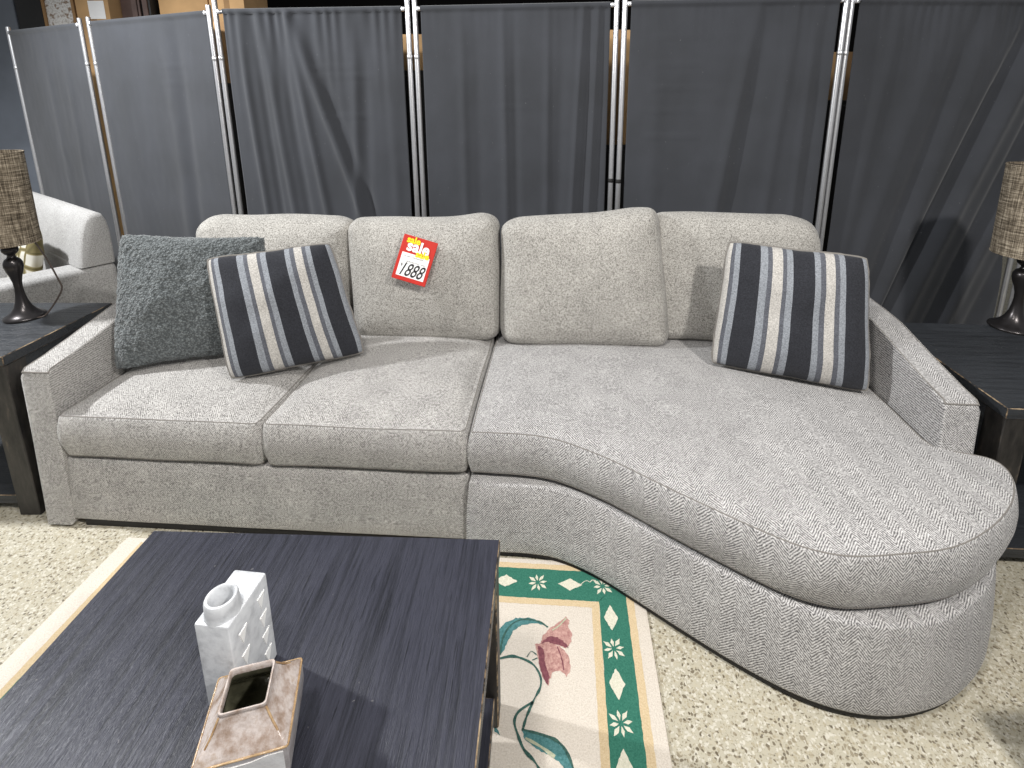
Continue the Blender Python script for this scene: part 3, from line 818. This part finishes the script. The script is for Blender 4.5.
creases = {2: [(1.62, .5, .85), (1.66, .45, .75), (1.4, .5, .8)], 4: [(1.80, .08, .45), (1.66, .1, .38), (1.55, .1, .45), (1.44, .08, .38), (1.31, .08, .4)], 1: [(1.68, .55, .8), (1.58, .55, .8)], 5: [(1.83, .78, .95), (1.58, .72, .86), (1.35, .7, .9)], 3: [(1.45, .4, .6)]}
plabel = ['charcoal curtain screen at far left behind the pale loveseat', 'second charcoal curtain screen from the left, smooth with one soft fold', 'charcoal curtain screen with gathered top behind the left sofa half', 'charcoal curtain screen with vertical folds behind the middle of the sofa', 'charcoal curtain screen with horizontal creases behind the right back cushion', 'charcoal curtain screen with deep diagonal folds behind the right side table', 'charcoal curtain screen at the right edge behind the right lamp']
for pi, ((xa, ya), (xb, yb), ptop) in enumerate(panels):
    L = math.hypot(xb-xa, yb-ya); an = math.atan2(yb-ya, xb-xa)
    p = thing('curtain_screen', plabel[pi], 'curtain screen', (xa, ya, 0), an, 'charcoal curtain screens')
    for x in (0, L):
        b = bmesh.new(); tube(b, [(x, 0, 0), (x, 0, ptop)], .0135, 14)
        po = obj('pole', b, M['steel'], p, 50)
        b = bmesh.new(); lathe(b, [(.0133, .0), (.0148, .002), (.0148, .02), (.0133, .022)], 14, (x, 0, 1.06 if (pi, x > 0) in ((3, True), (4, False)) else 1.70)); obj('collar', b, M['black'] if (pi, x > 0) in ((3, True), (4, False)) else M['steel'], po, 50)
    b = bmesh.new(); tube(b, [(.0, 0, PZ), (L, 0, PZ)], .009, 12)
    lathe(b, [(0, -.012), (.011, -.01), (.014, 0), (.011, .01), (0, .012)], 12, (.022, -.004, PZ)); lathe(b, [(0, -.012), (.011, -.01), (.014, 0), (.011, .01), (0, .012)], 12, (L-.022, -.004, PZ))
    obj('rod', b, M['steel'], p, 50)
    b = bmesh.new(); tube(b, [(.0, 0, .14), (L, 0, .14)], .009, 10); obj('lower_rod', b, M['steel'], p, 50)
    # cloth
    nu, nz = 150, 110
    u0, u1 = inset[pi][0]/L, 1-inset[pi][1]/L
    def disp(u, z):
        t = (PZ-z)/PZ
        d = 0
        for (a, c, amp, w) in folds[pi]:
            cu = a+(c-a)*t*1.25
            e = math.exp(-((u-cu)/w)**2)
            d -= amp*e*min(1, .35+t*3.0)
        if pi == 2: d += .006*math.sin(u*95+1.5*math.sin(u*21))*math.exp(-t*9)
        elif pi in (3, 4, 5): d += .0025*math.sin(u*120+2*math.sin(u*17))*math.exp(-t*14)*(1 if u > .8 or pi == 5 else .25)
        for (zc, ua, ub) in creases.get(pi, []):
            k = max(0, min(1, (u-ua)*25))*max(0, min(1, (ub-u)*25))
            d -= .0035*k*max(0, 1-abs(z-zc+.012*noise.noise(V((u*4, zc*9, 0))))/.012)
        d += (.004 if pi < 2 else .007)*noise.noise(V((u*4+pi*9, z*1.6, pi)))+.0009*noise.noise(V((u*22, z*9, pi+5)))
        return d
    b = bmesh.new(); rows = []
    for j in range(nz+1):
        z = PZ-.012-(PZ-.17)*j/nz
        sag = 0
        rows.append([b.verts.new(((u0+(u1-u0)*i/nu)*L, disp(i/nu, z)-.004, z)) for i in range(nu+1)])
    pk = []                                                             # rod pocket rolled over the rod
    for a in (-20, 40, 90, 140, 200):
        pk.append([b.verts.new(((u0+(u1-u0)*i/nu)*L, -.016*math.cos(rad(a)) + disp(i/nu, PZ)*.25*(1 if a < 90 else 0), PZ+.016*math.sin(rad(a)))) for i in range(nu+1)])
    allr = list(reversed(pk))+rows
    for A, B in zip(allr, allr[1:]):
        for i in range(nu): b.faces.new((A[i], A[i+1], B[i+1], B[i]))
    o = obj('curtain', b, M['curtain'], p, 180)
    md = o.modifiers.new('cloth_thickness', 'SOLIDIFY'); md.thickness = .0015

# ------------------------------------------------------------------ stock behind the screens
def carton(name, label, cat, x0, x1, y0, y1, z0, z1, mat, grp=None, tape=True, rot=0, bev=.004):
    r = thing(name, label, cat, ((x0+x1)/2, (y0+y1)/2, z0), rot, grp)
    w, d, h = (x1-x0)/2, (y1-y0)/2, z1-z0
    b = bmesh.new(); box(b, -w, w, -d, d, 0, h, bev, 2); obj('box_body', b, mat, r, 30)
    if tape:
        b = bmesh.new(); box(b, -w*.16, w*.16, -d-.001, -d, 0, h); box(b, -w*.16, w*.16, -d-.001, d, h, h+.001); obj('tape', b, M['carton_d'], r, 0)
    return r
# tall stock standing behind the left screens
carton('storage_box', 'black upright carton beside the slate board behind the far left screen', 'box', -4.19, -3.98, 4.5, 4.8, 0, 2.45, M['black'], tape=False)
b = bmesh.new(); box(b, -.125, .125, -.05, .05, 0, 2.5, .012, 3)
r = thing('wrapped_panel', 'upright panel in crinkled silver wrap behind the far left screen', 'panel', (-3.845, 4.56, 0)); obj('wrapping', b, M['foil'], r, 40)
for x in (-.12, .12):
    b = bmesh.new(); box(b, x-.012, x+.012, -.062, .062, 0, 2.5, .003, 1); obj('edge_strip', b, M['carton_d'], r, 30)
r = carton('tall_carton', 'tall tan carton with a white shipping label behind the left screens', 'box', -3.70, -3.43, 4.5, 4.9, 0, 2.5, M['carton'])
b = bmesh.new(); box(b, -.03, .10, -.2025, -.2003, 2.13, 2.27, mat=Matrix.Rotation(rad(0), 4, 'Y')); obj('shipping_label', b, M['paper'], r, 0)
carton('dark_carton', 'dark brown carton behind the second screen beside the tan carton', 'box', -3.42, -3.2, 4.62, 4.95, 0, 2.45, M['plank'], tape=False)
for i, (x, z, m, lab) in enumerate(((-3.17, 2.36, 'plank', 'brown upright timber frame leaning behind the second screen'), (-3.085, 2.34, 'black', 'black upright timber frame beside the brown one behind the screen'))):
    r = thing('bed_rail', lab, 'timber', (x, 4.5, 0))
    b = bmesh.new(); box(b, -.035, .035, -.06, .06, 0, z, .006, 2); obj('rail', b, M[m], r, 30)
    b = bmesh.new(); box(b, -.02, .02, -.075, -.058, .2, z-.05, .003, 1); obj('cleat', b, M['plank'], r, 30)
carton('wide_carton', 'wide tan carton behind the second screen beside the timber', 'box', -3.02, -2.62, 4.5, 4.9, 0, 2.45, M['carton'], tape=False)
carton('tan_carton', 'narrow tan carton behind the gap by the gathered curtain', 'box', -2.58, -2.3, 4.45, 4.85, 0, 2.45, M['carton'])
# cartons seen through the gaps, each on a black cabinet
gap = [(-1.80, 1.587, 1.935, 'gap left of the gathered curtain'), (-.70, 1.66, 1.865, 'gap between the gathered curtain and the vertically folded one'), (.54, 1.22, 1.89, 'gap between the middle screens'), (1.895, 1.488, 1.765, 'gap left of the diagonally folded curtain')]
for x, z0, z1, where in gap:
    r = thing('stock_cabinet', 'black cabinet showing dark through the '+where, 'cabinet', (x, 3.4, 0))
    b = bmesh.new(); box(b, -.25, .25, -.2, .2, .0, z0, .004, 1); obj('cabinet_body', b, M['black'], r, 30)
    b = bmesh.new(); box(b, -.24, .24, -.215, -.2, .06, z0-.03, .003, 1); obj('door', b, M['black'], r, 30)
    carton('cardboard_box', 'tan cardboard box seen through the '+where, 'box', x-.12, x+.12, 3.21, 3.55, z0, z1, M['carton'], 'cardboard boxes behind the curtain screens')
# slate partition at the far left
b = bmesh.new(); box(b, -5.6, -4.22, 4.52, 4.60, 0, 2.7, .004, 1)
struct(obj('wall_left', b, M['board'], smooth=30))

# ------------------------------------------------------------------ light
w = bpy.data.worlds.new('World'); bpy.context.scene.world = w; w.use_nodes = True
bg = w.node_tree.nodes['Background']; bg.inputs[0].default_value = (.93, .96, 1, 1); bg.inputs[1].default_value = .34
def spot(name, loc, target, power, size, radius=.07, col=(1, .97, .93), blend=.6):
    l = bpy.data.lights.new(name, 'SPOT'); l.energy = power; l.spot_size = rad(size); l.shadow_soft_size = radius; l.color = col; l.spot_blend = blend
    o = bpy.data.objects.new(name, l); C.objects.link(o); o.location = loc
    o.rotation_euler = (V(target)-V(loc)).to_track_quat('-Z', 'Y').to_euler(); return o
spot('track_light_left', (-3.1, 1.75, 2.75), (-1.9, 2.6, .4), 430, 150, col=(.97, .985, 1))
spot('track_light_right', (1.3, -.2, 2.7), (.9, 2.0, .4), 235, 110)
spot('track_light_centre', (-.6, .1, 2.9), (-.6, 1.9, .4), 175, 100, .2)

# ------------------------------------------------------------------ camera
f = 518.94; pp = (530., 217.)
cd = bpy.data.cameras.new('camera'); cam = bpy.data.objects.new('camera', cd); C.objects.link(cam)
cd.sensor_fit = 'HORIZONTAL'; cd.sensor_width = 36; cd.lens = 36*f/1024
cd.shift_x = (512-pp[0])/1024; cd.shift_y = -(384-pp[1])/1024
cd.clip_start = .02
cam.location = (0, 0, 1.5); cam.rotation_euler = (rad(90-12.9154), 0, 0)
sc = bpy.context.scene; sc.camera = cam
sc.view_settings.view_transform = 'Standard'; sc.view_settings.look = 'None'
sc.view_settings.exposure = 0; sc.view_settings.gamma = 1; sc.view_settings.use_curve_mapping = False
